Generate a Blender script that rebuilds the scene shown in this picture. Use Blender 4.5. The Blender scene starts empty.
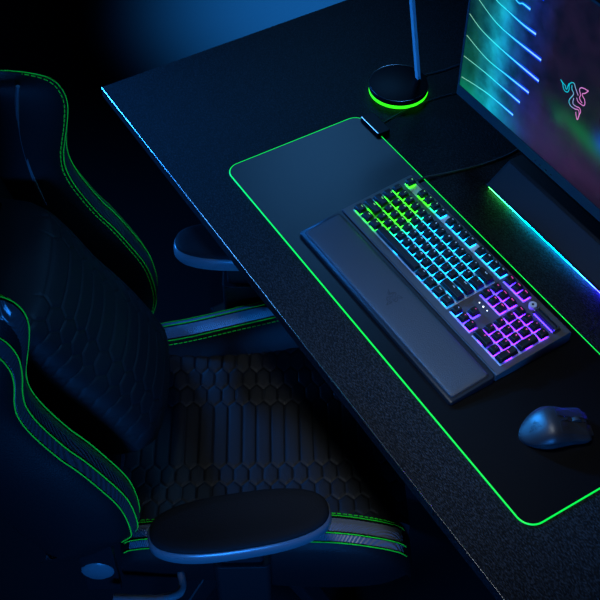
import bpy, bmesh, math, random
from mathutils import Vector, Matrix
random.seed(4)
S = bpy.context.scene
COL = S.collection
DZ = 0.74                                   # desk top above the floor (m)
D = bpy.data

# ------------------------------------------------------------------ materials
def mat(name, color, rough=0.5, metal=0.0, spec=0.5, bump=None, emit=None, sheen=0.0, mix=None):
    """bump=(scale, strength, detail, stretch xyz); mix=(scale, colour2, stretch, lo, hi)"""
    m = D.materials.new(name); m.use_nodes = True
    nt = m.node_tree; N = nt.nodes; L = nt.links
    b = N['Principled BSDF']
    b.inputs['Base Color'].default_value = (*color, 1)
    b.inputs['Roughness'].default_value = rough
    b.inputs['Metallic'].default_value = metal
    b.inputs['Specular IOR Level'].default_value = spec
    if sheen:
        b.inputs['Sheen Weight'].default_value = sheen
        b.inputs['Sheen Roughness'].default_value = 0.4
    if emit:
        b.inputs['Emission Color'].default_value = (*emit[0], 1)
        b.inputs['Emission Strength'].default_value = emit[1]
    tc = N.new('ShaderNodeTexCoord')
    def noise(scale, stretch, detail=4):
        mp = N.new('ShaderNodeMapping'); mp.inputs['Scale'].default_value = stretch
        L.new(tc.outputs['Object'], mp.inputs['Vector'])
        n = N.new('ShaderNodeTexNoise'); n.inputs['Scale'].default_value = scale
        n.inputs['Detail'].default_value = detail
        L.new(mp.outputs['Vector'], n.inputs['Vector'])
        return n
    if mix:
        n = noise(mix[0], mix[2])
        r = N.new('ShaderNodeValToRGB')
        r.color_ramp.elements[0].position = mix[3]; r.color_ramp.elements[1].position = mix[4]
        r.color_ramp.elements[0].color = (*color, 1); r.color_ramp.elements[1].color = (*mix[1], 1)
        L.new(n.outputs['Fac'], r.inputs['Fac']); L.new(r.outputs['Color'], b.inputs['Base Color'])
    if bump:
        n = noise(bump[0], bump[3] if len(bump) > 3 else (1, 1, 1), bump[2] if len(bump) > 2 else 3)
        bp = N.new('ShaderNodeBump'); bp.inputs['Strength'].default_value = bump[1]
        bp.inputs['Distance'].default_value = 0.002
        L.new(n.outputs['Fac'], bp.inputs['Height']); L.new(bp.outputs['Normal'], b.inputs['Normal'])
    return m

def wave_bump(m, scale, strength, rot):
    nt = m.node_tree; N = nt.nodes; L = nt.links
    tc = N.new('ShaderNodeTexCoord'); mp = N.new('ShaderNodeMapping')
    mp.inputs['Rotation'].default_value = rot
    w = N.new('ShaderNodeTexWave'); w.inputs['Scale'].default_value = scale
    b = N.new('ShaderNodeBump'); b.inputs['Strength'].default_value = strength; b.inputs['Distance'].default_value = 0.002
    L.new(tc.outputs['Object'], mp.inputs['Vector']); L.new(mp.outputs['Vector'], w.inputs['Vector'])
    L.new(w.outputs['Fac'], b.inputs['Height']); L.new(b.outputs['Normal'], N['Principled BSDF'].inputs['Normal'])
    return m

M = {}
M['floor'] = mat('floor_dark', (0.010, 0.0105, 0.012), 0.9, spec=0.03, bump=(60, .1))
M['wall'] = mat('wall_dark', (0.03, 0.032, 0.036), 0.8, spec=0.1, bump=(30, .1))
M['desk'] = mat('black_ash_desk', (0.0012, 0.0014, 0.002), 0.55, spec=0.12, bump=(420, .5, 3, (0.45, 1, 1)),
                mix=(620, (0.042, 0.044, 0.049), (0.35, 1, 1), 0.46, 0.76))
M['edge_glint'] = mat('edge_glint_metal', (0.6, 0.62, 0.65), 0.2, metal=1)  # bright metal standing in for the highlight on the desk's front edge
M['steel'] = mat('black_steel', (0.012, 0.013, 0.016), 0.4, metal=0.5)
M['mat_cloth'] = mat('black_cloth', (0.0010, 0.0011, 0.0015), 0.36, spec=0.26, bump=(900, .1, 2))
M['mat_glow'] = mat('green_light_piping', (0.0, 0.2, 0.03), 0.4, emit=((0.004, 1.0, 0.07), 0.95))
M['black_plastic'] = mat('black_plastic', (0.006, 0.007, 0.008), 0.45, spec=0.3, bump=(700, .12))
M['gloss_plastic'] = mat('dark_smooth_plastic', (0.004, 0.0045, 0.006), 0.45, spec=0.07)
M['satin'] = mat('satin_black_plastic', (0.008, 0.009, 0.011), 0.36, spec=0.4)
M['keyplate'] = mat('keyboard_dark_metal', (0.07, 0.072, 0.077), 0.45, metal=0.2, spec=.3, bump=(900, .1))
M['keycap'] = mat('black_keycap', (0.006, 0.006, 0.007), 0.45, spec=0.3, bump=(1200, .1))
M['switch_plate'] = mat('glow_pale_switch_plate', (0.55, 0.55, 0.56), 0.45)  # black plate made pale, the key glow is put into its colour
M['chrome'] = mat('brushed_chrome', (0.45, 0.46, 0.48), 0.25, metal=1)
M['leatherette'] = mat('wrist_leatherette', (0.030, 0.033, 0.037), 0.5, spec=0.5, bump=(650, .35, 3))
M['emboss'] = mat('embossed_black', (0.003, 0.003, 0.004), 0.7)
M['leather'] = mat('black_leather', (0.003, 0.0034, 0.0042), 0.55, spec=0.2, bump=(420, .3))
M['quilt'] = mat('quilted_leather', (0.0055, 0.0065, 0.008), 0.52, spec=0.32, bump=(500, .25))
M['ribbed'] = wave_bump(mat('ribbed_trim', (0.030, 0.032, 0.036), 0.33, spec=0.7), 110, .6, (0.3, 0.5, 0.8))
M['thread'] = mat('green_thread', (0.02, 0.85, 0.03), 0.8, spec=0.1)
M['arm_soft'] = mat('soft_arm_pad', (0.011, 0.011, 0.0115), 0.65, spec=.06, bump=(500, .3))
M['ribbed_seat_lit'] = wave_bump(mat('ribbed_trim_lit', (0.13, 0.14, 0.16), 0.4, spec=0.6), 110, .6, (0.3, 0.5, 0.8))  # paler copy of the ribbed trim, light on the seat put into colour
M['arm_body'] = mat('smooth_arm_shell', (0.11, 0.115, 0.125), 0.3, spec=0.6)
M['rubber'] = mat('black_rubber', (0.008, 0.008, 0.009), 0.7)
M['cable'] = mat('grey_black_cable', (0.05, 0.052, 0.056), 0.5)
M['bezel'] = mat('monitor_bezel', (0.03, 0.033, 0.038), 0.4, spec=0.55)
M['post'] = mat('grey_post', (0.4, 0.41, 0.43), 0.45, spec=0.5)
M['ring_glow'] = mat('green_ring_light', (0.0, .2, 0), 0.4, emit=((0.03, 1.0, 0.01), 1.6))
M['white_led'] = mat('white_indicator', (.5, .5, .5), 0.4, emit=((.8, .95, 1), 3))
M['grille'] = mat('speaker_grille', (0.04, 0.039, 0.038), 0.75, spec=0.05, bump=(1500, .5, 1))
M['silver'] = mat('silver_button', (0.5, 0.5, 0.52), 0.4)
M['silver'] = mat('silver_button', (0.5, 0.5, 0.52), 0.4)
M['mouse_body'] = mat('mouse_shell', (0.015, 0.016, 0.019), 0.42, spec=0.5, bump=(1500, .08))
M['mouse_grip'] = mat('mouse_grip', (0.01, 0.011, 0.013), 0.6, bump=(1500, .4))

def led(name, c, s):
    return mat(name, (0.05, 0.05, 0.05), 0.4, emit=(c, s))
LEDC = {
    'green': (0.014, 0.42, 0.004), 'spring': (0.003, 0.36, 0.12), 'cyan': (0.002, 0.15, 0.40),
    'azure': (0.008, 0.12, 0.55), 'violet': (0.035, 0.012, 0.85), 'purple': (0.085, 0.010, 0.75)}
LEDM = {k: led(k + '_key_light', c, 14.0) for k, c in LEDC.items()}
LEGM = {k: led(k + '_legend', tuple(min(1, 1.4 * x + 0.22) for x in c) if k not in ('violet', 'purple') else (0.9, 0.05, 0.5),
               1.3) for k, c in LEDC.items()}

# ------------------------------------------------------------------ mesh helpers (all builders take millimetres)
class MB:
    def __init__(self):
        self.v = []; self.f = []
    def add(self, verts, faces):
        o = len(self.v); self.v += [tuple(x) for x in verts]
        self.f += [tuple(i + o for i in f) for f in faces]
        return self
    def box(self, x0, x1, y0, y1, z0, z1):
        v = [(x, y, z) for z in (z0, z1) for y in (y0, y1) for x in (x0, x1)]
        return self.add(v, [(0, 2, 3, 1), (4, 5, 7, 6), (0, 1, 5, 4), (2, 6, 7, 3), (0, 4, 6, 2), (1, 3, 7, 5)])
    def loft(self, rings, caps=True, closed=True):
        n = len(rings[0]); v = [p for r in rings for p in r]; f = []
        for i in range(len(rings) - 1):
            for j in range(n if closed else n - 1):
                a, b = i * n + j, i * n + (j + 1) % n
                f.append((a, b, b + n, a + n))
        if caps and closed:
            f.append(tuple(range(n))[::-1]); f.append(tuple(range((len(rings) - 1) * n, len(rings) * n)))
        return self.add(v, f)
    def tube(self, pts, r, n=8, closed=False):
        P = [Vector(p) for p in pts]; rings = []
        m = len(P); up = Vector((0.13, 0.21, 0.97)); 
        for i, p in enumerate(P):
            if closed: t = P[(i + 1) % m] - P[i - 1]
            else: t = P[min(i + 1, m - 1)] - P[max(i - 1, 0)]
            t.normalize()
            a = t.cross(up)
            if a.length < 1e-3: a = t.cross(Vector((1, 0, 0)))
            a.normalize(); b = a.cross(t)
            rr = r[i] if isinstance(r, (list, tuple)) else r
            rings.append([p + a * math.cos(2 * math.pi * k / n) * rr + b * math.sin(2 * math.pi * k / n) * rr for k in range(n)])
        if closed: rings.append(rings[0])
        return self.loft(rings, caps=not closed)
    def prism(self, poly, z0, z1):
        n = len(poly)
        return self.loft([[(x, y, z0) for x, y in poly], [(x, y, z1) for x, y in poly]])
    def lathe(self, prof, c=(0, 0, 0), n=48):
        rings = [[(c[0] + r * math.cos(2 * math.pi * k / n), c[1] + r * math.sin(2 * math.pi * k / n), c[2] + z) for k in range(n)] for r, z in prof]
        return self.loft(rings)
    def xf(self, fn, start=0):
        self.v[start:] = [tuple(fn(*p)) for p in self.v[start:]]; return self
    def build(self, name, material, parent=None, smooth=False, bevel=0, loc=(0, 0, 0), rotz=0, seg=2, subsurf=0, angle=0.6):
        me = D.meshes.new(name)
        me.from_pydata([(x * .001, y * .001, z * .001) for x, y, z in self.v], [], self.f)
        bm = bmesh.new(); bm.from_mesh(me)
        bmesh.ops.remove_doubles(bm, verts=bm.verts, dist=1e-6)
        bmesh.ops.recalc_face_normals(bm, faces=bm.faces)
        if bevel:
            ed = [e for e in bm.edges if len(e.link_faces) == 2 and e.calc_face_angle(0) > angle]
            bmesh.ops.bevel(bm, geom=ed, offset=bevel * .001, segments=seg, profile=0.6, affect='EDGES', clamp_overlap=True)
        for f in bm.faces: f.smooth = smooth
        if smooth:
            for e in bm.edges:
                if len(e.link_faces) == 2 and e.calc_face_angle(0) > 0.75: e.smooth = False
        bm.to_mesh(me); bm.free()
        me.materials.append(material)
        o = D.objects.new(name, me); COL.objects.link(o)
        o.location = loc; o.rotation_euler = (0, 0, rotz)
        if parent: o.parent = parent
        if subsurf:
            md = o.modifiers.new('Subdivision', 'SUBSURF'); md.levels = md.render_levels = subsurf
        return o

def tag(o, label, cat, group=None):
    o['label'] = label; o['category'] = cat
    if group: o['group'] = group
    return o
def thing(name, label, cat, loc=(0, 0, 0), rotz=0):
    o = D.objects.new(name, None); COL.objects.link(o); o.location = loc; o.rotation_euler = (0, 0, rotz)
    o.empty_display_size = 0.05
    return tag(o, label, cat)
def dk(x, y, z=0):                           # desk coordinates (mm) -> world (m)
    return (x * .001, y * .001, z * .001 + DZ)
def lerp(tab, x):
    if x <= tab[0][0]: return tab[0][1]
    for i in range(len(tab) - 1):
        (a, b), (c, d) = tab[i], tab[i + 1]
        if x <= c:
            return b + (d - b) * (x - a) / (c - a)
    return tab[-1][1]
def smooth_tab(tab, x):                      # Catmull-Rom through the table
    n = len(tab)
    if x <= tab[0][0]: return tab[0][1]
    if x >= tab[-1][0]: return tab[-1][1]
    i = max(k for k in range(n - 1) if tab[k][0] <= x)
    def sl(k):
        a, b = max(k - 1, 0), min(k + 1, n - 1)
        return (tab[b][1] - tab[a][1]) / (tab[b][0] - tab[a][0])
    x0, y0 = tab[i]; x1, y1 = tab[i + 1]; h = x1 - x0; t = (x - x0) / h
    return ((2*t**3 - 3*t*t + 1) * y0 + (t**3 - 2*t*t + t) * h * sl(i) + (-2*t**3 + 3*t*t) * y1 + (t**3 - t*t) * h * sl(i + 1))
def curve_pts(pts, n=8):                     # smooth polyline through points
    P = [Vector(p) for p in pts]; out = []
    for i in range(len(P) - 1):
        p0, p1, p2, p3 = P[max(i - 1, 0)], P[i], P[i + 1], P[min(i + 2, len(P) - 1)]
        for k in range(n):
            t = k / n
            out.append(0.5 * ((2 * p1) + (p2 - p0) * t + (2*p0 - 5*p1 + 4*p2 - p3) * t*t + (3*p1 - p0 - 3*p2 + p3) * t**3))
    out.append(P[-1]); return out
def rrect(x0, x1, y0, y1, r, n=8):
    out = []
    for cx, cy, a0 in ((x1 - r, y1 - r, 0), (x0 + r, y1 - r, 90), (x0 + r, y0 + r, 180), (x1 - r, y0 + r, 270)):
        for k in range(n + 1):
            a = math.radians(a0 + 90 * k / n); out.append((cx + r * math.cos(a), cy + r * math.sin(a)))
    return out
def dashes(pts, on, off):
    """cut a polyline into dash segments"""
    P = [Vector(p) for p in pts]; segs = []; cur = [P[0]]; left = on; draw = True
    for a, b in zip(P, P[1:]):
        d = (b - a).length; pos = 0
        while d - pos > left:
            pos += left; q = a.lerp(b, pos / d)
            if draw: cur.append(q); segs.append(cur)
            draw = not draw; cur = [q]; left = on if draw else off
        left -= d - pos
        if draw: cur.append(b)
    if draw and len(cur) > 1: segs.append(cur)
    return segs

# ------------------------------------------------------------------ the room
def structure(name, mb, m):
    o = mb.build(name, m); o['kind'] = 'structure'; return o
structure('floor', MB().box(-4200, 3200, -3200, 2600, -40, 0), M['floor'])
structure('wall_back', MB().box(-4200, 3200, 2600, 2680, -40, 2700), M['wall'])

# ------------------------------------------------------------------ desk
desk = thing('desk', 'black ash effect desk with a highlight bar added along its front edge, carrying keyboard, mouse and monitor', 'desk', (0, 0, 0))
X0, X1, Y0, Y1 = -359, 1250, -97, 800
MB().box(X0, X1, Y0, Y1, 740 - 24, 740).build('desk_top', M['desk'], desk, bevel=.5, seg=2)
MB().tube([(X0 + 1, Y0 + .45, 738.9), ((X0 + X1) / 2, Y0 + .45, 738.9), (X1 - 1, Y0 + .45, 738.9)], 1.4, 10).build('edge_highlight', M['edge_glint'], desk, smooth=True)  # added bar that catches the edge highlight, not a real trim
for x in (X0 + 130, X1 - 130):
    MB().box(x - 30, x + 30, 330, 390, 40, 715).build('leg', M['steel'], desk, bevel=3)
    MB().box(x - 40, x + 40, 60, 660, 0, 40).build('foot', M['steel'], desk, bevel=6)
MB().box(X0 + 161, X1 - 161, 340, 380, 660, 700).build('crossbar', M['steel'], desk, bevel=3)

# ------------------------------------------------------------------ desk mat
ML, MD, MT = 918, 309, 3.0
mroot = thing('desk_mat', 'long black cloth desk mat with a glowing green edge, under the keyboard and mouse', 'desk mat', dk(-5, 0, 0))
out = rrect(0, ML, 0, MD, 26)
MB().prism(rrect(1, ML - 1, 1, MD - 1, 25), 0.2, MT).build('cloth_surface', M['mat_cloth'], mroot)
MB().tube([(x, y, 1.6) for x, y in out], 1.35, 8, closed=True).build('light_piping', M['mat_glow'], mroot, smooth=True)
ctl = MB().prism(rrect(13, 79, 301, 331, 5), 0.3, 11).build('control_box', M['gloss_plastic'], mroot, bevel=1.5)
ctl['label'] = 'small glossy black control box clipped to the back edge'
MB().box(16, 76, 301.6, 303, 10.6, 11.4).build('trim_line', M['chrome'], ctl)

# ------------------------------------------------------------------ keyboard
KX, KY, KR = 229.7, 122.3, 0.0121
TAN = math.tan(math.radians(4.2))
kroot = thing('keyboard', 'full size black mechanical keyboard glowing green, cyan and purple on the desk mat', 'keyboard', dk(KX, KY, MT), KR)
BX0, BX1, BY0, BY1 = -8, 443, -2, 154
def slope(y): return 17 + (y - BY0) * TAN     # deck height above the mat
mb = MB()
prof = [(BY0, 1), (BY0, slope(BY0) - 1), (BY0 + 2, slope(BY0 + 2)), (BY1 - 2, slope(BY1 - 2)), (BY1, slope(BY1) - 3), (BY1, 5), (BY1 - 8, 1)]
mb.loft([[(x, y, z) for y, z in prof] for x in (BX0, BX1)])
mb.build('case', M['keyplate'], kroot, bevel=1.2)
MB().box(BX0 + 20, BX0 + 60, BY1 - 22, BY1 - 10, 0.1, 2).build('foot', M['rubber'], kroot)
MB().box(BX1 - 60, BX1 - 20, BY1 - 22, BY1 - 10, 0.1, 2).build('foot', M['rubber'], kroot)
U = 19.05
def on_deck(x, y, h): return (x - h * 0, y - h * TAN, slope(y) + h)
UY = 21.0                                    # row pitch front to back
GX, GY = 4.0, 12.6                # left edge and front edge of the key field
def cap_mb(w, d):
    """one keycap, origin at its centre on the deck; w,d in key units"""
    a, b = w * U / 2 - 1.5, d * UY / 2 - 1.9
    rings = []
    for h, ins, sh in ((5.2, 0, 0), (6.0, -.0, 0), (11.3, 1.9, .5), (12.4, 2.5, .7), (12.7, 3.5, .7)):
        poly = rrect(-a + ins * .82, a - ins * .82, -b + ins + sh, b - ins + sh, 1.6 if ins < 1 else 2.0, 3)
        rings.append([(x, y, h) for x, y in poly])
    # dished top
    poly = rrect(-a + 5, a - 5, -b + 6, b - 4.6, 1.5, 3)
    rings.append([(x, y, 12.1) for x, y in poly])
    return MB().loft(rings)
def switch_mb(): 
    return MB().prism(rrect(-7, 7, -7, 7, 1, 2), 0.4, 3.6).prism(rrect(-5.4, 5.4, -5.4, 5.4, 1, 2), 3.6, 5.4)
tilt = Matrix.Rotation(math.atan(TAN), 4, 'X')
cache = {}
def text_mesh(txt, size):
    k = (txt, size)
    if k in cache: return cache[k]
    cu = D.curves.new('legend_text', 'FONT'); cu.body = txt; cu.size = size * .001; cu.align_x = 'CENTER'; cu.align_y = 'CENTER'
    cu.extrude = 0.0001; cu.resolution_u = 2
    o = D.objects.new('legend_text', cu); COL.objects.link(o)
    bpy.context.view_layer.update()
    dg = bpy.context.evaluated_depsgraph_get()
    me = D.meshes.new_from_object(o.evaluated_get(dg)); me.name = 'legend'
    D.objects.remove(o); D.curves.remove(cu)
    cache[k] = me
    return me
def zone(x, y):
    xx = x + (y - 70) * 0.05
    if xx < 88: return 'green'
    if xx < 108: return 'spring'
    if xx < 285: return 'cyan'
    if xx < 303: return 'azure'
    if xx < 322: return 'violet'
    return 'purple'
capcache = {}
def key(name, cx, cy, w, d, txt):
    """cx, cy in mm in the key field"""
    x, y = GX + cx, GY + cy
    z = zone(x, y)
    kk = (w, d)
    if kk not in capcache:
        tmp = cap_mb(w, d).build('keycap', M['keycap'], None, smooth=True)
        capcache[kk] = tmp.data; D.objects.remove(tmp)
    p = Matrix.Translation(Vector((x, y, slope(y))) * .001) @ tilt
    o = D.objects.new(name, capcache[kk]); COL.objects.link(o); o.parent = kroot; o.matrix_local = p
    sw = ('sw', z)
    if sw not in capcache:
        m_ = switch_mb()
        tmp = m_.build('switch_light', LEDM[z], None); capcache[sw] = tmp.data; D.objects.remove(tmp)
    s = D.objects.new('switch_light', capcache[sw]); COL.objects.link(s); s.parent = o
    if txt:
        lm = text_mesh(txt, 5.2 if len(txt) == 1 else 2.9)
        if ('lg', txt, z) not in capcache:
            me = lm.copy(); me.materials.clear(); me.materials.append(LEGM[z]); capcache[('lg', txt, z)] = me
        l = D.objects.new('legend', capcache[('lg', txt, z)]); COL.objects.link(l); l.parent = o
        l.location = (0, (2.6 + 1.0) * .001, 0.0124)
    return o
rows = [
    (0, [('Ctrl', 1.25), ('Win', 1.25), ('Alt', 1.25), ('', 6.25), ('Alt', 1.25), ('Fn', 1.25), ('Menu', 1.25), ('Ctrl', 1.25)]),
    (1, [('Shift', 2.25)] + [(c, 1) for c in 'ZXCVBNM,./'] + [('Shift', 2.75)]),
    (2, [('Caps', 1.75)] + [(c, 1) for c in "ASDFGHJKL;'"] + [('Enter', 2.25)]),
    (3, [('Tab', 1.5)] + [(c, 1) for c in 'QWERTYUIOP[]'] + [('\\', 1.5)]),
    (4, [(c, 1) for c in '`1234567890-='] + [('Back', 2)]),
]
NAMES = {'Shift': 'shift_key', 'Ctrl': 'control_key', 'Enter': 'enter_key', 'Back': 'backspace_key', 'Tab': 'tab_key', 'Caps': 'caps_lock_key'}
for r, ks in rows:
    x = 0
    for t, w in ks:
        nm = 'space_bar' if w > 6 else NAMES.get(t, 'keycap')
        key(nm, (x + w / 2) * U, (r + .5) * UY, w, 1, t); x += w
FY = 5.9 * UY
key('escape_key', .5 * U, FY, 1, 1, 'Esc')
for i in range(12):
    key('function_key', (2 + i + .5 * (i // 4) + .5) * U, FY, 1, 1, 'F%d' % (i + 1))
NX = 15.25
for i, t in enumerate(('PrtSc', 'ScrLk', 'Pause')): key('keycap', (NX + i + .5) * U, FY, 1, 1, t)
for i, t in enumerate(('Ins', 'Home', 'PgUp')): key('keycap', (NX + i + .5) * U, 4.5 * UY, 1, 1, t)
for i, t in enumerate(('Del', 'End', 'PgDn')): key('keycap', (NX + i + .5) * U, 3.5 * UY, 1, 1, t)
key('arrow_key', (NX + 1.5) * U, 1.5 * UY, 1, 1, '^')
for i, t in enumerate(('<', 'v', '>')): key('arrow_key', (NX + i + .5) * U, .5 * UY, 1, 1, t)
PX = 18.5
pad = [(0, 4, 'Num'), (1, 4, '/'), (2, 4, '*'), (3, 4, '-'), (0, 3, '7'), (1, 3, '8'), (2, 3, '9'), (0, 2, '4'), (1, 2, '5'), (2, 2, '6'), (0, 1, '1'), (1, 1, '2'), (2, 1, '3'), (2, 0, '.')]
for cx, cy, t in pad: key('number_pad_key', (PX + cx + .5) * U, (cy + .5) * UY, 1, 1, t)
key('number_pad_key', (PX + 1) * U, .5 * UY, 2, 1, '0')
key('number_pad_key', (PX + 3.5) * U, 3 * UY, 1, 2, '+')
key('number_pad_key', (PX + 3.5) * U, 1 * UY, 1, 2, 'Enter')
for x0, x1, y0, y1 in ((0, 15, 0, 5), (0, 15, 5.4, 6.4), (NX, NX + 3, 3, 5), (NX, NX + 3, 5.4, 6.4), (NX, NX + 3, 0, 1), (NX + 1, NX + 2, 1, 2), (PX, PX + 4, 0, 5)):
    mb = MB().box(GX + x0 * U + .8, GX + x1 * U - .8, GY + y0 * UY + 1.2, GY + y1 * UY - 1.2, 0.05, 0.5)
    mb.xf(lambda x, y, h: on_deck(x, y, h)).build('key_plate', M['switch_plate'], kroot)
# media button, roller, indicators
def deck_part(mb, name, m, smooth=False, **k):
    mb.xf(lambda x, y, h: on_deck(x, y, h)); return mb.build(name, m, kroot, smooth=smooth, **k)
mx, my = 367, 134
b = deck_part(MB().lathe([(0.1, 0.2), (7, 0.2), (7, 7), (6.2, 8), (0.1, 8)], (mx, my, 0), 32), 'media_button', M['silver'], True)
deck_part(MB().lathe([(0.1, 7.9), (2.2, 7.9), (2.2, 8.3), (0.1, 8.3)], (mx, my, 0), 16), 'button_mark', M['emboss'])
rx0, rx1 = mx + 13, mx + 60
deck_part(MB().prism(rrect(rx0 - 5, rx1 + 5, my - 8, my + 8, 3), 0.1, 1.2), 'roller_bay', M['emboss'])
ro = MB(); n = 28
ro.loft([[(x, my + (5.6 + .25 * (k % 2)) * math.cos(2 * math.pi * k / n), 3.0 + (5.6 + .25 * (k % 2)) * math.sin(2 * math.pi * k / n)) for k in range(n)] for x in (rx0, rx1)])
deck_part(ro, 'volume_roller', M['satin'], True)
for x in (rx0 - 2.5, rx1 + .5):
    deck_part(MB().box(x, x + 2, my - 6, my + 6, .2, 8), 'roller_cap', M['chrome'], bevel=.6)
deck_part(MB().box(rx0, rx1, my - 8.6, my - 7.2, 0.6, 2.0), 'roller_light', LEDM['violet'])
for i in range(3):
    deck_part(MB().lathe([(0.1, 0.1), (1.0 + .5 * (i == 1), 0.1), (.9 + .5 * (i == 1), .6), (0.1, .6)], (GX + (NX + .75 + .55 * i) * U, GY + 2.62 * UY, 0), 12), 'indicator_light', M['white_led'])
# thin satin strip along the front lip
deck_part(MB().box(BX0 + 90, BX1 - 8, BY0 + 1.2, BY0 + 2.0, -.2, .25), 'front_lip', M['satin'])

# ------------------------------------------------------------------ snake emblem outlines (measured, mm)
EMB = [
    [(249, 192), (255, 188), (259, 181), (264, 178), (270, 180), (272, 187), (270, 195), (274, 202), (280, 204), (285, 198), (289, 194), (294, 189)],
    [(249, 192), (257, 189), (262, 188), (264, 184), (267, 184), (268, 191), (269, 197)],
    [(276, 198), (278, 191), (283, 187), (283, 182), (278, 171), (278, 164), (284, 160), (294, 161), (301, 164), (305, 159), (305, 151), (304, 145)],
    [(286, 178), (286, 171), (288, 167), (295, 167), (303, 169), (307, 164), (306, 158), (305, 147)],
    [(297, 157), (299, 152), (302, 147), (304, 145)],
    [(292, 183), (297, 178), (304, 178), (310, 179), (312, 184), (309, 191), (304, 194), (302, 198), (307, 202), (313, 211)],
    [(313, 211), (307, 210), (302, 209), (296, 206), (294, 201), (297, 196), (299, 193), (298, 187), (302, 183), (306, 182)]]
def emblem(scale, r, sub=None):
    mb = MB()
    for i, pl in enumerate(EMB):
        if sub and i not in sub: continue
        mb.tube(curve_pts([((x - 283) * scale, (y - 177) * scale, 0) for x, y in pl], 4), r, 6)
    return mb

# ------------------------------------------------------------------ wrist rest
wr = thing('wrist_rest', 'padded black leatherette wrist rest lying along the front of the keyboard', 'wrist rest', dk(KX, KY, MT), KR)
WX0, WX1, WY0, WY1 = -8, 444, -94, -4
mb = MB()
def wz(y): return lerp([(WY0, 8.0), (WY1, 16.5)], y)
rings = []
for ins, h in ((1, .1), (0, 1.2), (0, -1.5), (1.2, 0)):
    rings.append([(x, y, h if h > 0 else wz(y) + h) for x, y in rrect(WX0 + ins, WX1 - ins, WY0 + ins, WY1 - ins, 5, 5)])
mb.loft(rings).build('base', M['satin'], wr, smooth=True)
mb = MB(); rings = []
for ins, h in ((7.5, -.5), (7.5, .5), (8, 1.5), (9.2, 2.2), (12, 2.7), (18, 3.1), (30, 3.4)):
    rings.append([(x, y, wz(y) + h) for x, y in rrect(WX0 + ins, WX1 - ins, WY0 + ins, WY1 - ins, max(3, 7 - ins * .1), 5)])
mb.loft(rings).build('cushion', M['leatherette'], wr, smooth=True)
mb = MB().tube([(x, y, wz(y) + .1) for x, y in rrect(WX0 + 6.8, WX1 - 6.8, WY0 + 6.8, WY1 - 6.8, 7, 5)], .7, 6, closed=True)
mb.build('seam', M['emboss'], wr, smooth=True)
mb = emblem(.46, .45)
mb.xf(lambda x, y, z: (x + (WX0 + WX1) / 2 - 4, y + (WY0 + WY1) / 2, wz((WY0 + WY1) / 2 + y) + 3.35 + z)).build('emblem', M['emboss'], wr)

# ------------------------------------------------------------------ mouse
ms = thing('computer_mouse', 'black ergonomic computer mouse on the right end of the desk mat', 'mouse', dk(799, 140, MT), math.radians(68))
ms_len = 108
def mouse_dims(t):                           # t 0 rear .. 1 front : half width, height
    w = smooth_tab([(0, 4), (.03, 12), (.10, 21), (.22, 29.5), (.38, 34.5), (.55, 33.5), (.72, 31.5), (.88, 32), (.96, 30.5), (1, 27)], t)
    h = smooth_tab([(0, 5), (.03, 9.5), (.10, 18), (.22, 31), (.38, 41), (.52, 40.5), (.7, 32), (.88, 25), (.96, 22), (1, 15)], t)
    return w, h
SEC = [(0.78, 0.01), (.86, .06), (.87, .16), (.82, .30), (.85, .44), (1.0, .58), (.975, .66), (.86, .80), (.66, .915), (.40, .975), (.2, .995), (0, 1.0)]
mb = MB(); rings = []
NT = 40
for i in range(NT + 1):
    t = i / NT; t = t * t * (3 - 2 * t) * .35 + t * .65
    w, h = mouse_dims(t); x = (t - .5) * ms_len
    ring = [(x, -a * w, max(b * h, .3)) for a, b in SEC] + [(x, a * w, max(b * h, .3)) for a, b in SEC[-2::-1]]
    rings.append(ring)
mb.loft(rings).build('shell', M['mouse_body'], ms, smooth=True)
def top_z(x, y):
    w, h = mouse_dims(x / ms_len + .5); a = min(abs(y) / w, .99)
    tab = sorted([(p, q) for p, q in SEC if q > .6]); return h * lerp(tab, a)
for sy in (-1, 1):                           # the two main buttons, thin plates following the shell
    mb = MB(); rings = []
    for i in range(15):
        x = 2 + 55 * i / 14
        w, h = mouse_dims(x / ms_len + .5)
        ys = [5 + (w * .80 - 5) * k / 7 for k in range(8)]
        top = [(x, sy * y, top_z(x, y) + .9) for y in ys]; bot = [(x, sy * y, top_z(x, y) - .8) for y in reversed(ys)]
        rings.append(top + bot)
    mb.loft(rings).build('button', M['mouse_body'], ms, smooth=True)
mb = MB(); n = 28
mb.loft([[(33 + r * math.cos(2 * math.pi * k / n), y, top_z(33, 0) - 4 + r * math.sin(2 * math.pi * k / n)) for k in range(n)] for y, r in ((-3.6, 8), (-3, 9.3), (3, 9.3), (3.6, 8))])
mb.build('scroll_wheel', M['rubber'], ms, smooth=True)
for sy in (-1, 1):
    mb = MB().tube([(x, sy * 4.4, top_z(x, 4.4) + .6) for x in range(6, 58, 4)], .55, 6)
    mb.build('wheel_trim', M['chrome'], ms, smooth=True)
MB().prism(rrect(8, 18, -2.6, 2.6, 1.2), top_z(13, 0) - 1, top_z(13, 0) + 1.3).build('sensitivity_button', M['satin'], ms, bevel=.5)
mb = emblem(.24, .35)
mb.xf(lambda x, y, z: (-34 + y, -x, top_z(-34 + y, -x) + .25)).build('emblem', M['emboss'], ms)
mb = MB(); rings = []
for i in range(12):
    t = .22 + .5 * i / 11; x = (t - .5) * ms_len; w, h = mouse_dims(t)
    rings.append([(x, -.78 * w, .1 * h), (x, -.885 * w, .16 * h), (x, -.835 * w, .30 * h), (x, -.862 * w, .43 * h), (x, -.78 * w, .46 * h)])
mb.loft(rings).build('side_grip', M['mouse_grip'], ms, smooth=True)

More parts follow.
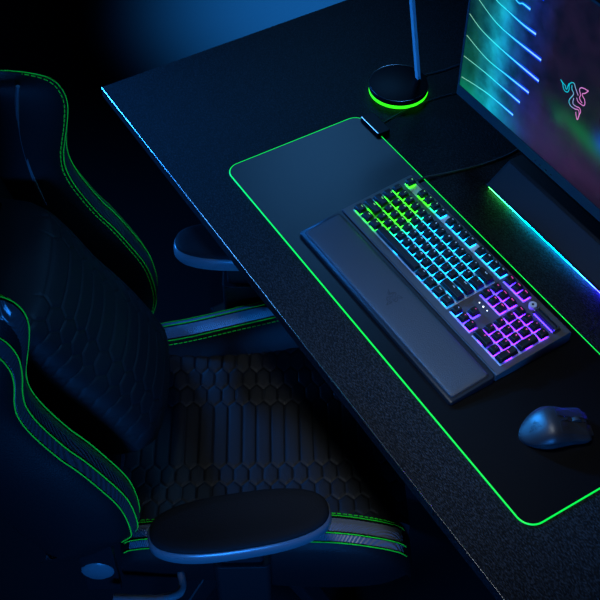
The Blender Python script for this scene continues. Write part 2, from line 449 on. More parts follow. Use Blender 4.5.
# ------------------------------------------------------------------ monitor
TM = 0.0
MW, MH = 614, 372
mon = thing('monitor', 'large flat monitor showing blue light streaks and a neon snake emblem', 'monitor', dk(136, 435, 0))
def mp(x, h, d=0):                           # screen plane: x along, h up, d in front (towards user)
    return (x, h * math.sin(TM) - d * math.cos(TM), 100 + h * math.cos(TM) + d * math.sin(TM))
def mon_part(mb, name, m, parent=None, **k):
    mb.xf(lambda x, h, d: mp(x, h, d)); return mb.build(name, m, parent or mon, **k)
SX0, SX1, SY0, SY1 = 5, MW - 5, 24, MH - 5
def mon_box(name, m, x0, x1, h0, h1, d0, d1, parent=None, **k):
    return mon_part(MB().box(x0, x1, h0, h1, d0, d1), name, m, parent, **k)
mon_box('housing', M['bezel'], 0, MW, 0, MH, -30, -1.2, bevel=3)
fr = MB()
for (a, b, c, d) in ((0, MW, 0, SY0), (0, MW, SY1, MH), (0, SX0, SY0, SY1), (SX1, MW, SY0, SY1)): fr.box(a, b, c, d, -1.2, 1.2)
bez = mon_part(fr, 'bezel', M['bezel'])
for i, x in enumerate((232, 246, 262, 276)):
    mon_part(MB().box(x, x + 5, 6, 8, 1.1, 1.6), 'panel_mark', M['chrome'], bez)

# what the screen shows
sm = D.materials.new('lit_screen'); sm.use_nodes = True
nt = sm.node_tree; N = nt.nodes; L = nt.links
bs = N['Principled BSDF']; bs.inputs['Base Color'].default_value = (.004, .004, .004, 1); bs.inputs['Roughness'].default_value = .35
tc = N.new('ShaderNodeTexCoord'); sp = N.new('ShaderNodeSeparateXYZ'); L.new(tc.outputs['Object'], sp.inputs[0])
def math_(op, a, b=None, clamp=False):
    n = N.new('ShaderNodeMath'); n.operation = op; n.use_clamp = clamp
    for i, v in enumerate((a, b)):
        if v is None: continue
        if isinstance(v, (int, float)): n.inputs[i].default_value = v
        else: L.new(v, n.inputs[i])
    return n.outputs[0]
xx = math_('MULTIPLY', sp.outputs['X'], 1000); zz = math_('MULTIPLY', math_('SUBTRACT', sp.outputs['Z'], .1), 1000)
ns = N.new('ShaderNodeTexNoise'); ns.inputs['Scale'].default_value = 22; ns.inputs['Detail'].default_value = 5; L.new(tc.outputs['Object'], ns.inputs['Vector'])
ns2 = N.new('ShaderNodeTexNoise'); ns2.inputs['Scale'].default_value = 26; ns2.inputs['Detail'].default_value = 6; L.new(tc.outputs['Object'], ns2.inputs['Vector'])
wob = math_('MULTIPLY', math_('SUBTRACT', ns.outputs['Fac'], .5), 55)
xw = math_('ADD', xx, wob)
def ramp(fac, stops):
    r = N.new('ShaderNodeValToRGB'); e = r.color_ramp.elements
    e[0].position, e[0].color = stops[0][0], (*stops[0][1], 1); e[1].position, e[1].color = stops[-1][0], (*stops[-1][1], 1)
    for p, c in stops[1:-1]:
        q = e.new(p); q.color = (*c, 1)
    L.new(fac, r.inputs[0]); return r.outputs[0]
base = ramp(math_('DIVIDE', xw, 420, True), [
    (0.0, (0.002, .022, .026)), (.09, (.004, .06, .05)), (.155, (.004, .12, .15)), (.20, (.006, .26, .36)), (.25, (.006, .22, .40)),
    (.31, (.005, .05, .20)), (.40, (.006, .012, .11)), (.47, (.008, .007, .05)), (.54, (.008, .0028, .010)), (1.0, (.009, .003, .009))])
def blob(cx, cz, rx, rz, rot=0.0):
    c, s = math.cos(rot), math.sin(rot)
    a = math_('SUBTRACT', xx, cx); b_ = math_('SUBTRACT', zz, cz)
    u = math_('ADD', math_('MULTIPLY', a, c / rx), math_('MULTIPLY', b_, s / rx))
    v = math_('ADD', math_('MULTIPLY', a, -s / rz), math_('MULTIPLY', b_, c / rz))
    r2 = math_('ADD', math_('MULTIPLY', u, u), math_('MULTIPLY', v, v))
    return math_('EXPONENT', math_('MULTIPLY', r2, -1))
def addc(prev, fac, c):
    mx_ = N.new('ShaderNodeMix'); mx_.data_type = 'RGBA'; mx_.blend_type = 'ADD'
    mx_.inputs['B'].default_value = (*c, 1); L.new(fac, mx_.inputs['Factor']); L.new(prev, mx_.inputs['A'])
    return mx_.outputs['Result']
mul = N.new('ShaderNodeMix'); mul.data_type = 'RGBA'; mul.blend_type = 'MULTIPLY'; mul.inputs['Factor'].default_value = 1
L.new(base, mul.inputs['A'])
shade = ramp(ns2.outputs['Fac'], [(.32, (.35, .35, .35)), (.68, (1.5, 1.5, 1.5))]); L.new(shade, mul.inputs['B'])
col = mul.outputs['Result']
nf = ns.outputs['Fac']
col = addc(col, blob(18, 90, 40, 90), (.0, .035, .004))
col = addc(col, math_('MULTIPLY', blob(25, 25, 50, 22), 1.0), (.0, .10, .02))
col = addc(col, math_('MULTIPLY', blob(100, 30, 60, 40), nf), (.0, .26, .30))
col = addc(col, math_('MULTIPLY', blob(95, 175, 40, 95), nf), (.0, .12, .16))
col = addc(col, blob(309, 136, 60, 17, -.12), (.0, .055, .010))
col = addc(col, blob(266, 125, 14, 12), (.0, .04, .010))
col = addc(col, blob(349, 126, 50, 20, -.2), (.0, .045, .012))
col = addc(col, blob(376, 146, 22, 20), (.0, .04, .30))
col = addc(col, blob(230, 70, 70, 60), (.010, .006, .045))
col = addc(col, blob(330, 60, 110, 40), (.018, .004, .022))
L.new(col, bs.inputs['Emission Color']); bs.inputs['Emission Strength'].default_value = 1.0
scr = mon_part(MB().box(SX0, SX1, SY0, SY1, -1.0, 0.4), 'screen', sm)
# glowing streaks and emblem drawn on the screen
STREAK = [[(7, 183), (49, 170), (116, 165), (205, 164)], [(20, 226), (74, 208), (122, 204), (201, 205)], [(45, 262), (71, 248), (103, 245), (144, 242), (178, 243)],
          [(7, 137), (68, 124), (125, 125), (187, 127)], [(7, 91), (64, 94), (113, 94), (170, 94)], [(8, 44), (52, 52), (96, 57), (159, 58)],
          [(65, 300), (119, 275), (136, 278), (155, 278)], [(45, 332), (95, 315), (145, 313), (182, 314)], [(55, 362), (105, 347), (155, 346), (196, 347)]]
def grad_led(name, stops, s):
    m = D.materials.new(name); m.use_nodes = True; nt_ = m.node_tree; b_ = nt_.nodes['Principled BSDF']
    t_ = nt_.nodes.new('ShaderNodeTexCoord'); s_ = nt_.nodes.new('ShaderNodeSeparateXYZ'); r = nt_.nodes.new('ShaderNodeValToRGB')
    nt_.links.new(t_.outputs['Object'], s_.inputs[0])
    q = nt_.nodes.new('ShaderNodeMath'); q.operation = 'DIVIDE'; q.inputs[1].default_value = .4; nt_.links.new(s_.outputs['X'], q.inputs[0]); nt_.links.new(q.outputs[0], r.inputs[0])
    e = r.color_ramp.elements; e[0].position, e[0].color = stops[0][0], (*stops[0][1], 1); e[1].position, e[1].color = stops[-1][0], (*stops[-1][1], 1)
    for p, c in stops[1:-1]: e.new(p).color = (*c, 1)
    b_.inputs['Base Color'].default_value = (.01, .01, .01, 1); nt_.links.new(r.outputs[0], b_.inputs['Emission Color']); b_.inputs['Emission Strength'].default_value = s
    return m
streak_m = grad_led('screen_streak', [(0, (.25, .55, .35)), (.12, (.10, .60, .50)), (.22, (.02, .70, .80)), (.34, (.05, .65, 1.0)), (.45, (.25, .55, 1.0))], 1.3)
halo_m = grad_led('screen_streak_glow', [(0, (.0, .05, .03)), (.2, (.0, .25, .3)), (.30, (.0, .12, .6)), (.45, (.0, .04, 1.0))], .8)
green_m = mat('screen_green_streak', (0, 0, 0), .5, emit=((.10, .9, .05), 1.0))
for i, pl in enumerate(STREAK):
    pl = [(max(a, 7), min(b, SY1 - 1)) for a, b in pl]
    pts = curve_pts([(a, b, 0) for a, b in pl], 8)
    n = len(pts); rings = []; hal = []
    for k, p in enumerate(pts):
        t = k / (n - 1); w = .42 + 1.2 * t * (1 if p.x > 60 else .6)
        rings.append([(p.x, p.y - w, .35), (p.x, p.y + w, .35), (p.x, p.y + w, .9), (p.x, p.y - w, .9)])
        if p.x > 95:
            w2 = 1.8 + 3.2 * min(1, (p.x - 95) / 70)
            hal.append([(p.x, p.y - w2, .3), (p.x, p.y + w2, .3), (p.x, p.y + w2, .6), (p.x, p.y - w2, .6)])
    mon_part(MB().loft(rings), 'light_streak', streak_m, scr)
    if len(hal) > 1: mon_part(MB().loft(hal), 'streak_glow', halo_m, scr)
mb = MB()
em_m = grad_led('screen_emblem', [(0, (.0, .7, .75)), (.70, (.0, .65, .8)), (.735, (.45, .35, .75)), (.755, (.85, .25, .70)), (1, (.95, .3, .75))], .85)
emb = emblem(1.0, .8)
emb.xf(lambda x, y, z: (x + 287, y + 184, .6 + .3 * z))
mon_part(emb, 'neon_emblem', em_m, scr)
# stand behind
sb = MB().prism(rrect(190, 424, 160, 330, 12), .2, 10)
sb.build('stand_base', M['steel'], mon, bevel=2)
MB().loft([[(x, y, z) for x, y in rrect(277, 337, yc - 14, yc + 14, 6)] for z, yc in ((8, 190), (180, 120), (260, 70))]).build('stand_neck', M['steel'], mon, smooth=True)
MB().box(257, 357, 34, 72, 220, 320).build('mount_plate', M['steel'], mon, bevel=3)

# ------------------------------------------------------------------ sound bar
sb_ = thing('sound_bar', 'low black sound bar with a glowing underside strip, below the monitor', 'sound bar', dk(296, 396, 0))
BL = 500
prof = [(16, 1), (16, 5.4), (2.5, 5.6), (1, 7), (3, 9), (48, 45), (53, 47), (80, 47), (84, 43), (84, 1)]
MB().loft([[(x, y, z) for y, z in prof] for x in (0, BL)]).build('body', M['black_plastic'], sb_, bevel=1)
g = MB()
g.loft([[(x, 5, 10.0), (x, 4.2, 11), (x, 46.2, 44.6), (x, 47, 43.6)] for x in (5, BL - 5)])
g.build('front_grille', M['grille'], sb_)
bar_m = D.materials.new('bar_light'); bar_m.use_nodes = True
nt_ = bar_m.node_tree; b_ = nt_.nodes['Principled BSDF']; t_ = nt_.nodes.new('ShaderNodeTexCoord'); s_ = nt_.nodes.new('ShaderNodeSeparateXYZ'); r = nt_.nodes.new('ShaderNodeValToRGB')
q = nt_.nodes.new('ShaderNodeMath'); q.operation = 'DIVIDE'; q.inputs[1].default_value = .5
nt_.links.new(t_.outputs['Object'], s_.inputs[0]); nt_.links.new(s_.outputs['X'], q.inputs[0]); nt_.links.new(q.outputs[0], r.inputs[0])
e = r.color_ramp.elements; e[0].position, e[0].color = 0.0, (.02, .30, .01, 1); e[1].position, e[1].color = .62, (.02, .02, 1, 1)
e.new(.12).color = (.01, .45, .10, 1); e.new(.22).color = (.0, .55, .75, 1); e.new(.45).color = (.0, .35, 1, 1)
nt_.links.new(r.outputs[0], b_.inputs['Emission Color']); b_.inputs['Emission Strength'].default_value = 60
st = MB().box(6, BL - 6, 2.8, 9.0, 3.8, 5.2).build('light_strip', bar_m, sb_)
st['label'] = 'green to cyan light strip under the front lip'
for x in (30, BL - 70): MB().box(x, x + 40, 20, 70, .1, 1.2).build('foot', M['rubber'], sb_)

# ------------------------------------------------------------------ headphone stand
hs = thing('headphone_stand', 'round black headphone stand with a green glowing base and slim post', 'headphone stand', dk(-29, 420, 0))
R0 = 61
MB().lathe([(.1, 8), (R0 - 4, 8), (R0 - .6, 10), (R0, 12), (R0, 19), (R0 - 1.5, 22), (R0 - 2.5, 22.4), (.1, 22.4)], n=96).build('base', M['gloss_plastic'], hs, smooth=True)
MB().lathe([(.1, 1.2), (R0 - 5, 1.2), (R0 - 1.0, 2.2), (R0 - .2, 5), (R0 - 1.2, 8.2), (.1, 8.2)], n=96).build('light_ring', M['ring_glow'], hs, smooth=True)
MB().lathe([(.1, .1), (R0 - 9, .1), (R0 - 9, 1.4), (.1, 1.4)], n=64).build('foot_pad', M['rubber'], hs)
MB().tube([(R0 * .985 * math.cos(a / 60 * 2 * math.pi), R0 * .985 * math.sin(a / 60 * 2 * math.pi), 21.6) for a in range(60)], .5, 6, closed=True).build('rim_trim', M['chrome'], hs, smooth=True)
post = MB(); rings = []
for z, dx, dy in ((22, 0, 0), (120, -13, -8), (240, -29, -18), (262, -34, -34), (270, -38, -62)):
    cx, cy = 9 + dx, 42 + dy
    hw, hd = 5.2, 4
    if z > 250: hd = 5
    rings.append([(x, y, z) for x, y in rrect(cx - hw, cx + hw, cy - hd, cy + hd, 1.2, 2)])
post.loft(rings).build('post', M['post'], hs, bevel=0)
MB().loft([[(x, y, z) for x, y in rrect(-44, -14, yc - 26, yc + 26, 8)] for z, yc in ((268, -26), (276, -26))]).build('headband_rest', M['satin'], hs, smooth=True)

# ------------------------------------------------------------------ cables
def cable(label, pts, r=1.7, m='cable'):
    o = MB().tube(curve_pts(pts, 8), r, 8).build('cable', M[m], None, smooth=True, loc=dk(0, 0, 0))
    return tag(o, label, 'cable')
cable('thin cable from the round headphone stand to behind the monitor', [(-22, 480, 8), (-34, 486, 6), (-41, 502, 2.2), (-35, 542, 2.2), (-33, 581, 2.2), (-20, 640, 2.2), (20, 690, 2.2)])
cable('thin cable from the desk mat control box running behind the monitor', [(46, 332, 6), (40, 340, 2.2), (31, 400, 2.2), (31, 460, 2.2), (40, 519, 2.2), (70, 590, 2.2), (110, 680, 2.2)], 1.2)
cable('grey keyboard cable curving from the keyboard to beneath the monitor', [(222, 276, 16), (219, 292, 8), (219, 315, 5.2), (229, 362, 2.2), (240, 414, 2.2), (246, 460, 2.2), (245, 507, 2.2), (230, 560, 2.2), (200, 620, 2.2)], 2.1)

# ------------------------------------------------------------------ gaming chair  (local x forward, y to its left, z up)
ch = thing('gaming_chair', 'black high-back gaming chair with green stitching and quilted cushions, facing the desk', 'chair', (.364, -.168, 0), math.radians(60))
UM = [(430, -232), (600, -285), (750, -345), (900, -388), (1080, -430), (1200, -452), (1340, -470)]
UW = [(462, -262), (480, -222), (500, -200), (520, -189), (545, -181), (571, -178), (620, -181), (663, -191), (726, -220), (763, -240), (791, -258), (855, -288), (899, -300), (935, -299),
      (965, -292), (1010, -281), (1045, -276), (1073, -281), (1093, -297), (1104, -328), (1109, -368), (1112, -430), (1113, -470)]
uM = lambda w: smooth_tab(UM, w)
uW = lambda w: smooth_tab(UW, w)
def hexd(a, b, p):
    """distance-to-edge of a hexagon tiling, columns of pitch p along a, pointing along b (0 at edges .. p/2 centre)"""
    s3 = math.sqrt(3); best = None
    for ox, oy in ((0, 0), (.5, s3 / 2)):
        x = (a / p - ox + .5) % 1 - .5; y = (b / p - oy + s3 / 2) % s3 - s3 / 2
        d = max(abs(x), abs(x) * .5 + abs(y) * s3 / 2)
        if best is None or d < best: best = d
    return (.5 - best) * p
def quilt(a, b, p=27.0, half=52.0, depth=1.9, st=1.65):
    bb = math.copysign(max(0, abs(b) - half), b) / st
    d = hexd(a, bb, p)
    return -depth * math.exp(-(d / 1.25) ** 2) + .5 * min(1, d / 8)
def closed_pad(nu, nv, front, back):
    """front(i,j)->point and back(i,j)->point on the border: a closed padded sheet"""
    v = [front(i, j) for i in range(nu) for j in range(nv)]
    f = [(i * nv + j, i * nv + j + 1, (i + 1) * nv + j + 1, (i + 1) * nv + j) for i in range(nu - 1) for j in range(nv - 1)]
    border = [(i, 0) for i in range(nu)] + [(nu - 1, j) for j in range(1, nv)] + [(i, nv - 1) for i in range(nu - 2, -1, -1)] + [(0, j) for j in range(nv - 2, 0, -1)]
    o = len(v); v += [back(i, j) for i, j in border]; n = len(border)
    for k in range(n):
        i, j = border[k]; i2, j2 = border[(k + 1) % n]
        f.append((i * nv + j, i2 * nv + j2, o + (k + 1) % n, o + k))
    f.append(tuple(range(o, o + n)))
    return MB().add(v, f)

# backrest shell
mb = MB(); rings = []
for k in range(47):
    w = 425 + 915 * k / 46
    hw = lerp([(425, 196), (1060, 200), (1110, 172), (1180, 158), (1290, 150), (1330, 120), (1340, 90)], w)
    th = lerp([(425, 95), (1060, 90), (1200, 85), (1310, 70), (1340, 30)], w)
    u = uM(w)
    dip = 8
    fr_ = [(u - dip * (1 - (t / .9) ** 2) if abs(t) < .9 else u - 14 * (abs(t) - .9) / .1, t * hw, w) for t in [-1 + 2 * q / 24 for q in range(25)]]
    bk = [(u - th, hw * .93, w), (u - th - 14, hw * .5, w), (u - th - 18, 0, w), (u - th - 14, -hw * .5, w), (u - th, -hw * .93, w)]
    rings.append(fr_ + bk)
back = mb.loft(rings).build('backrest', M['leather'], ch, smooth=True)
# side bolsters with piping and ribbed trim
WS = [462 + (1113 - 462) * (1 - math.cos(math.pi * k / 90)) / 2 for k in range(91)]
def rmp(x): x = max(0, min(1, x)); return x * x * (3 - 2 * x)
def bol_pts(w):
    u = uW(w); m = uM(w); t = rmp((w - 930) / 140); d = 34 * t; r = 16 * t; b_ = rmp((585 - w) / 100); d -= 30 * b_
    return dict(C=(u, 232, w), I=(u - .5 * r + 2, 251, w - .5 * d + 1), B=(u - r, 268, w - d), A=(u - r - 8, 285, w - 1.3 * d + 6 * b_), O1=(u - r - 34, 297, w - 1.5 * d), O2=(u - r - 85, 302, w - 1.6 * d),
                O3=(min(m - 70, u - 70), 298, w - 1.5 * d), K1=(min(m - 88, u - 76), 285, w - d), K2=(min(m - 92, u - 78), 200, w), N0=(min(m - 20, u - 40), 188, w),
                N1=((min(m, u - 20) + u) / 2 - 4, 198, w), N2=(u - 18, 216, w))
ORD = ['C', 'I', 'B', 'A', 'O1', 'O2', 'O3', 'K1', 'K2', 'N0', 'N1', 'N2']
for s in (1, -1):
    mb = MB().loft([[(bol_pts(w)[k][0], s * bol_pts(w)[k][1], bol_pts(w)[k][2]) for k in ORD] for w in WS])
    bo = mb.build('side_bolster', M['leather'], ch, smooth=True)
    def line(k, du=0.0, dv=0.0, w0=503, w1=1112.6, n=110):
        return [(bol_pts(w)[k][0] + du, s * (bol_pts(w)[k][1] + dv), bol_pts(w)[k][2]) for w in [w0 + (w1 - w0) * (1 - (1 - i / n) ** 1.6) for i in range(n + 1)]]
    for a, b, nm, w0, w1 in (('C', 'B', 'ribbed_band', 500, 1100), ('B', 'A', 'ribbed_edge', 490, 1100)):
        rs = []
        for i in range(81):
            w = w0 + (w1 - w0) * i / 80; q = bol_pts(w)
            (ua, va, wa), (ub, vb, wb) = q[a], q[b]
            if a == 'C':
                cs = [(ua + 1.2, va + 5, wa), (q['I'][0] + 1.2, q['I'][1], q['I'][2]), (ub + 1.2, vb - 4, wb), (ub - 6, vb - 4, wb), (ua - 6, va + 5, wa)]
            else:
                cs = [(ua + .9, va + 2.5, wa), (ub + 2.2, vb - 2, wb), (ub - 6, vb - 4, wb), (ua - 8, va + 2, wa)]
            rs.append([(x, s * y, z) for x, y, z in cs])
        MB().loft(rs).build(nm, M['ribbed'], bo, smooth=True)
    mb = MB()
    mb.tube(line('C', 1.2, 0), 1.05, 6); mb.tube(line('B', 1.6, 0), 1.05, 6); mb.tube(line('A', .6, .8), 1.05, 6)
    for sg in dashes(line('C', -3.5, -4, 500, 1105), 7, 3): mb.tube(sg, 1.0, 5)
    mb.build('stitching', M['thread'], bo)
    sm_ = MB().tube(curve_pts([(-339, s * 200, 1103), (-349, s * 201, 1056), (-354, s * 201, 994), (-350, s * 201, 917), (-338, s * 200, 850)], 8), 3.5, 6)
    sm_.build('seam', M['arm_body'], bo, smooth=True)
# lumbar cushion, quilted
UE = [(586, -168), (600, -158), (611, -163), (727, -226), (795, -268), (880, -306), (908, -324), (922, -350)]
NW, NV = 200, 160
def lum(i, j):
    w = 588 + 332 * i / (NW - 1); v = -152 + 304 * j / (NV - 1)
    e_ = abs(v) / 152; tw = abs(w - 754) / 166
    u = smooth_tab(UE, w) + 40 * (1 - e_ ** 2.3) * (1 - .6 * tw ** 3) - 46 * max(0, e_ - .80) ** 2 / .04 * .5 - 30 * max(0, tw - .9) ** 2 / .01
    k = max(0, min(1, (1 - e_) * 12)) * max(0, min(1, (1 - tw) * 12))
    return (u + k * quilt(w - 754, v - 4), v * (1 - .06 * tw ** 3), w)
def lumb(i, j):
    p = lum(i, j); return (min(uM(p[2]) + 4, p[0] - 6), p[1] * .97, p[2])
closed_pad(NW, NV, lum, lumb).build('lumbar_cushion', M['quilt'], ch, smooth=True)
# seat cushion, quilted
NU, NV2 = 280, 180
def seatw(u, v):
    f = max(0, (u - 215) / 75)
    return 438 + 10 * max(0, (u - 50) / 200) - 34 * f * f + 14 * (abs(v) / 200) ** 3
def sea(i, j):
    u = -232 + 518 * i / (NU - 1); v = -202 + 404 * j / (NV2 - 1)
    k = max(0, min(1, (1 - abs(v) / 202) * 12)) * max(0, min(1, (285 - u) / 20))
    return (u, v, seatw(u, v) + k * quilt(u, v + 2))
closed_pad(NU, NV2, sea, lambda i, j: (sea(i, j)[0], sea(i, j)[1], 375)).build('seat_cushion', M['quilt'], ch, smooth=True)
# seat bolsters
WB = [(-222, 446), (-200, 462), (-120, 478), (0, 505), (90, 521), (140, 521), (185, 511), (225, 492), (255, 466), (272, 440), (282, 415), (288, 394)]
HB = [(-222, 236), (-100, 243), (0, 252), (100, 262), (200, 263), (250, 255), (288, 238)]
US = [-222 + 510 * k / 60 for k in range(61)]
def sb_pts(u):
    w = smooth_tab(WB, u); h = smooth_tab(HB, u)
    return dict(C=(h - 36, w - 4), I=(h - 18, w + 2), B=(h, w), A=(h + 14, w - 6), O1=(h + 24, w - 26), O2=(h + 28, min(w - 44, 430)), O3=(h + 20, 366), K=(h - 80, 366), N0=(h - 78, min(w - 20, 434)), N1=(h - 52, w - 20 - .25 * max(0, w - 470)))
ORD2 = ['C', 'I', 'B', 'A', 'O1', 'O2', 'O3', 'K', 'N0', 'N1']
for s in (1, -1):
    mb = MB().loft([[(u, s * sb_pts(u)[k][0], sb_pts(u)[k][1]) for k in ORD2] for u in US])
    bo = mb.build('seat_bolster', M['leather'], ch, smooth=True)
    def line2(k, dw=0.0, dv=0.0, u0=-215, u1=276, n=80):
        return [(u, s * (sb_pts(u)[k][0] + dv), sb_pts(u)[k][1] + dw) for u in [u0 + (u1 - u0) * i / n for i in range(n + 1)]]
    for a, nm in (('C', 'ribbed_band'), ('B', 'ribbed_edge')):
        rs = []
        for i in range(61):
            u = -205 + 475 * i / 60; q = sb_pts(u)
            if a == 'C': cs = [(q['C'][0] + 4, q['C'][1] + 1.2), (q['I'][0], q['I'][1] + 1.2), (q['B'][0] - 4, q['B'][1] + 1.2), (q['B'][0] - 4, q['B'][1] - 6), (q['C'][0] + 4, q['C'][1] - 6)]
            else: cs = [(q['B'][0] + 2, q['B'][1] + 1), (q['A'][0] - 2, q['A'][1] + 1.8), (q['A'][0] - 3, q['A'][1] - 6), (q['B'][0] + 1, q['B'][1] - 7)]
            rs.append([(u, s * y, w) for y, w in cs])
        MB().loft(rs).build(nm, M['ribbed_seat_lit'], bo, smooth=True)
    mb = MB()
    mb.tube(line2('C', 1.2), 1.05, 6); mb.tube(line2('B', 1.6), 1.05, 6); mb.tube(line2('A', .8, .8), 1.05, 6)
    for sg in dashes(line2('C', -3.5, -7), 7, 3): mb.tube(sg, 1.0, 5)
    mb.build('stitching', M['thread'], bo)
# arms
def arm(s, cu, cv, rot, ln):
    c, q = math.cos(rot), math.sin(rot)
    T = lambda x, y, z: (cu + c * x - q * y, cv + q * x + c * y, z)
    def plan(a, b, z, e_=2.6, n=48):
        out_ = []
        for k in range(n):
            t = 2 * math.pi * k / n; x = math.copysign(abs(math.cos(t)) ** (2 / e_), math.cos(t)) * a; y = math.copysign(abs(math.sin(t)) ** (2 / e_), math.sin(t)) * b
            out_.append(T(x, y, z))
        return out_
    a, b = ln / 2, 54
    shell = MB().loft([plan(a - 18, b - 16, 606), plan(a - 5, b - 5, 610), plan(a, b, 620), plan(a, b, 633), plan(a - 3, b - 3, 641), plan(a - 5, b - 5, 642)])
    sh = shell.build('armrest', M['arm_body'], ch, smooth=True)
    MB().loft([plan(a - 5, b - 5, 640), plan(a - 4, b - 4, 644), plan(a - 6, b - 6, 648), plan(a - 12, b - 12, 650.5), plan(a - 26, b - 24, 651), plan(a - 60, b - 40, 650)]).build('arm_pad', M['arm_soft'], sh, smooth=True)
    MB().prism([(x, y) for x, y in rrect(cu - 36, cu + 36, cv - 17, cv + 17, 8)], 470, 620).build('arm_post', M['satin'], sh, smooth=True)
    MB().prism([(x, y) for x, y in rrect(cu - 46, cu + 46, cv - 26, cv + 26, 10)], 350, 540).build('arm_sleeve', M['black_plastic'], sh, bevel=3)
    mb = MB().box(cu - 40, cu + 40, min(cv, s * 120), max(cv, s * 120), 350, 362); mb.build('arm_bracket', M['steel'], sh, bevel=2)
    for du in (-22, 18):
        MB().box(cu + du - 14, cu + du + 14, cv - s * -17, cv + s * 19.5, 592, 596).build('adjuster_trim', M['chrome'], sh)
arm(-1, -6, -308, math.radians(8.5), 292)
arm(1, -6, 306, math.radians(-1), 272)
# hinge covers and recline lever
for s in (1, -1):
    mb = MB().lathe([(.1, 0), (26, 0), (29, 4), (28, 10), (22, 14), (.1, 15)], n=40)
    mb.xf(lambda x, y, z: (-258 + x, s * (272 + z), 440 + y)).build('hinge_cover', M['arm_body'], ch, smooth=True)
    MB().loft([[(u, s * v, w) for u, v in ((-285, 268), (-225, 268), (-225, 282), (-285, 282))] for w in (372, 560)]).build('hinge_plate', M['steel'], ch, bevel=3)
mb = MB().tube(curve_pts([(-120, -262, 395), (-120, -300, 392), (-170, -318, 400), (-232, -322, 415)], 6), [7] * 6 + [8] * 6 + [10] * 7, 10)
mb.build('recline_lever', M['arm_body'], ch, smooth=True)
# seat pan, mechanism, gas lift, star base
MB().prism(rrect(-210, 250, -215, 215, 30), 340, 380).build('seat_pan', M['black_plastic'], ch, bevel=5)
MB().prism(rrect(-130, 120, -90, 90, 20), 290, 342).build('tilt_mechanism', M['steel'], ch, bevel=5)
MB().lathe([(.1, 95), (30, 95), (30, 210), (22, 212), (22, 292), (.1, 292)], n=32).build('gas_lift', M['steel'], ch, smooth=True)
hub = MB().lathe([(.1, 70), (48, 70), (52, 80), (46, 112), (34, 120), (.1, 120)], n=40).build('star_base', M['black_plastic'], ch, smooth=True)
for k in range(5):
    a = math.radians(72 * k + 20); c, q = math.cos(a), math.sin(a)
    T = lambda x, y, z: (c * x - q * y, q * x + c * y, z)
    mb = MB().loft([[T(x, y, z) for y, z in ((-w_, lo), (w_, lo), (w_ * .7, hi), (-w_ * .7, hi))] for x, w_, lo, hi in ((36, 30, 78, 112), (180, 25, 72, 100), (320, 20, 64, 84))])
    leg = mb.build('base_leg', M['satin'], ch, bevel=4)
    mb = MB()
    for d in (-14, 14):
        n = 28; mb.loft([[T(310 + r_ * math.cos(2 * math.pi * j / n), y, 30 + r_ * math.sin(2 * math.pi * j / n)) for j in range(n)] for y, r_ in ((d - 10, 26), (d - 7, 30), (d + 7, 30), (d + 10, 26))])
    mb.build('caster', M['rubber'], leg, smooth=True)

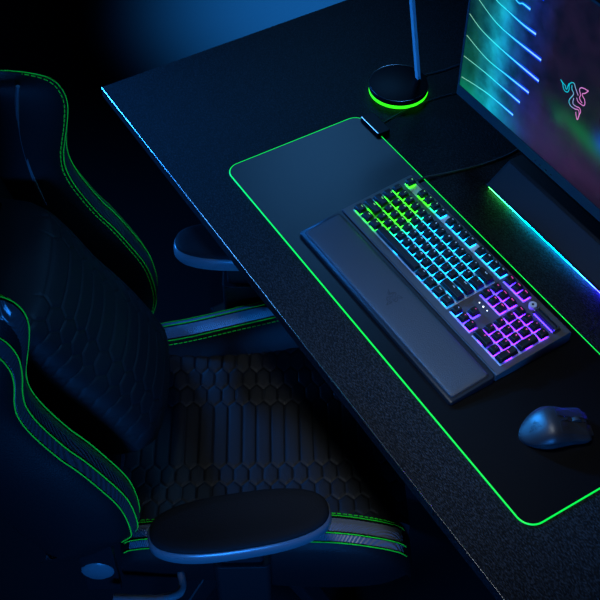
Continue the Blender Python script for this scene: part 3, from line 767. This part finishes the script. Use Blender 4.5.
# ------------------------------------------------------------------ light
def area(name, loc, target, size, power, color, sy=None, spread=180):
    l = D.lights.new(name, 'AREA'); l.energy = power; l.color = color; l.size = size
    if sy: l.shape = 'RECTANGLE'; l.size_y = sy
    l.spread = math.radians(spread)
    o = D.objects.new(name, l); COL.objects.link(o); o.location = loc
    o.rotation_euler = (Vector(target) - Vector(loc)).to_track_quat('-Z', 'Y').to_euler()
    return o
def spot(name, loc, target, power, color, cone, radius=.1, blend=1.0):
    l = D.lights.new(name, 'SPOT'); l.energy = power; l.color = color; l.spot_size = math.radians(cone); l.spot_blend = blend; l.shadow_soft_size = radius
    o = D.objects.new(name, l); COL.objects.link(o); o.location = loc
    o.rotation_euler = (Vector(target) - Vector(loc)).to_track_quat('-Z', 'Y').to_euler()
    return o
BLUE = (0.015, 0.24, 1.0)
TEAL = (0.09, 0.40, 1.0)
area('blue_left_lamp', (-2.1, -1.5, 1.1), (-.1, .0, .74), .4, 13, BLUE, .7, spread=60)
area('blue_right_lamp', (2.6, -1.3, 1.0), (0.25, -.15, .66), .5, 6, BLUE, .4, spread=50)
spot('blue_back_lamp', (-1.35, 1.1, 2.3), (-.05, 0.16, .74), 62, TEAL, 30, .3)
spot('chair_fill_spot', (-1.9, -.1, 2.2), (.2, -.2, .5), 150, BLUE, 26, .2)  # added spot, gives the seat trim and lumbar cushion a blue sheen
spot('mouse_rim_fill', (-1.7, -.8, 2.0), (.85, .13, .76), 1000, (.02, .30, 1), 10, .15)  # added narrow spot for the blue rim on the mouse's rear
spot('lumbar_fill_spot', (0.8, .85, 2.5), (.24, -.36, .85), 90, TEAL, 17, .2)  # added spot that brightens the lumbar cushion, no real source
spot('blue_floor_lamp', (-1.3, 1.12, 1.4), (-1.3, 1.12, 0), 1800, (.02, .32, 1), 60)
spot('soft_overhead_lamp', (0.6, -.35, 3.1), (.63, .03, .7), 115, (.84, .93, 1.0), 24, .25)
w = D.worlds.new('World'); S.world = w; w.use_nodes = True
w.node_tree.nodes['Background'].inputs['Color'].default_value = (0.02, 0.10, 0.35, 1)
w.node_tree.nodes['Background'].inputs['Strength'].default_value = 0.006

# ------------------------------------------------------------------ camera
a, b_, c_ = 1.0241, 0.7214, -0.0002
R = Matrix.Rotation(a, 4, 'Z') @ Matrix.Rotation(b_, 4, 'X') @ Matrix.Rotation(c_, 4, 'Z')
cam = D.cameras.new('camera'); co = D.objects.new('camera', cam); COL.objects.link(co)
co.matrix_world = Matrix.Translation((1.4521965, -0.7182055, 1.4595761 + DZ)) @ R
cam.sensor_width = 36; cam.lens = 1126.6788 / 600 * 36; cam.clip_start = .02
S.camera = co
S.view_settings.view_transform = 'Standard'; S.view_settings.look = 'None'; S.view_settings.gamma = 1
S.view_settings.exposure = 0.0; S.view_settings.use_curve_mapping = False
S.cycles.use_denoising = True
S.cycles.max_bounces = 6
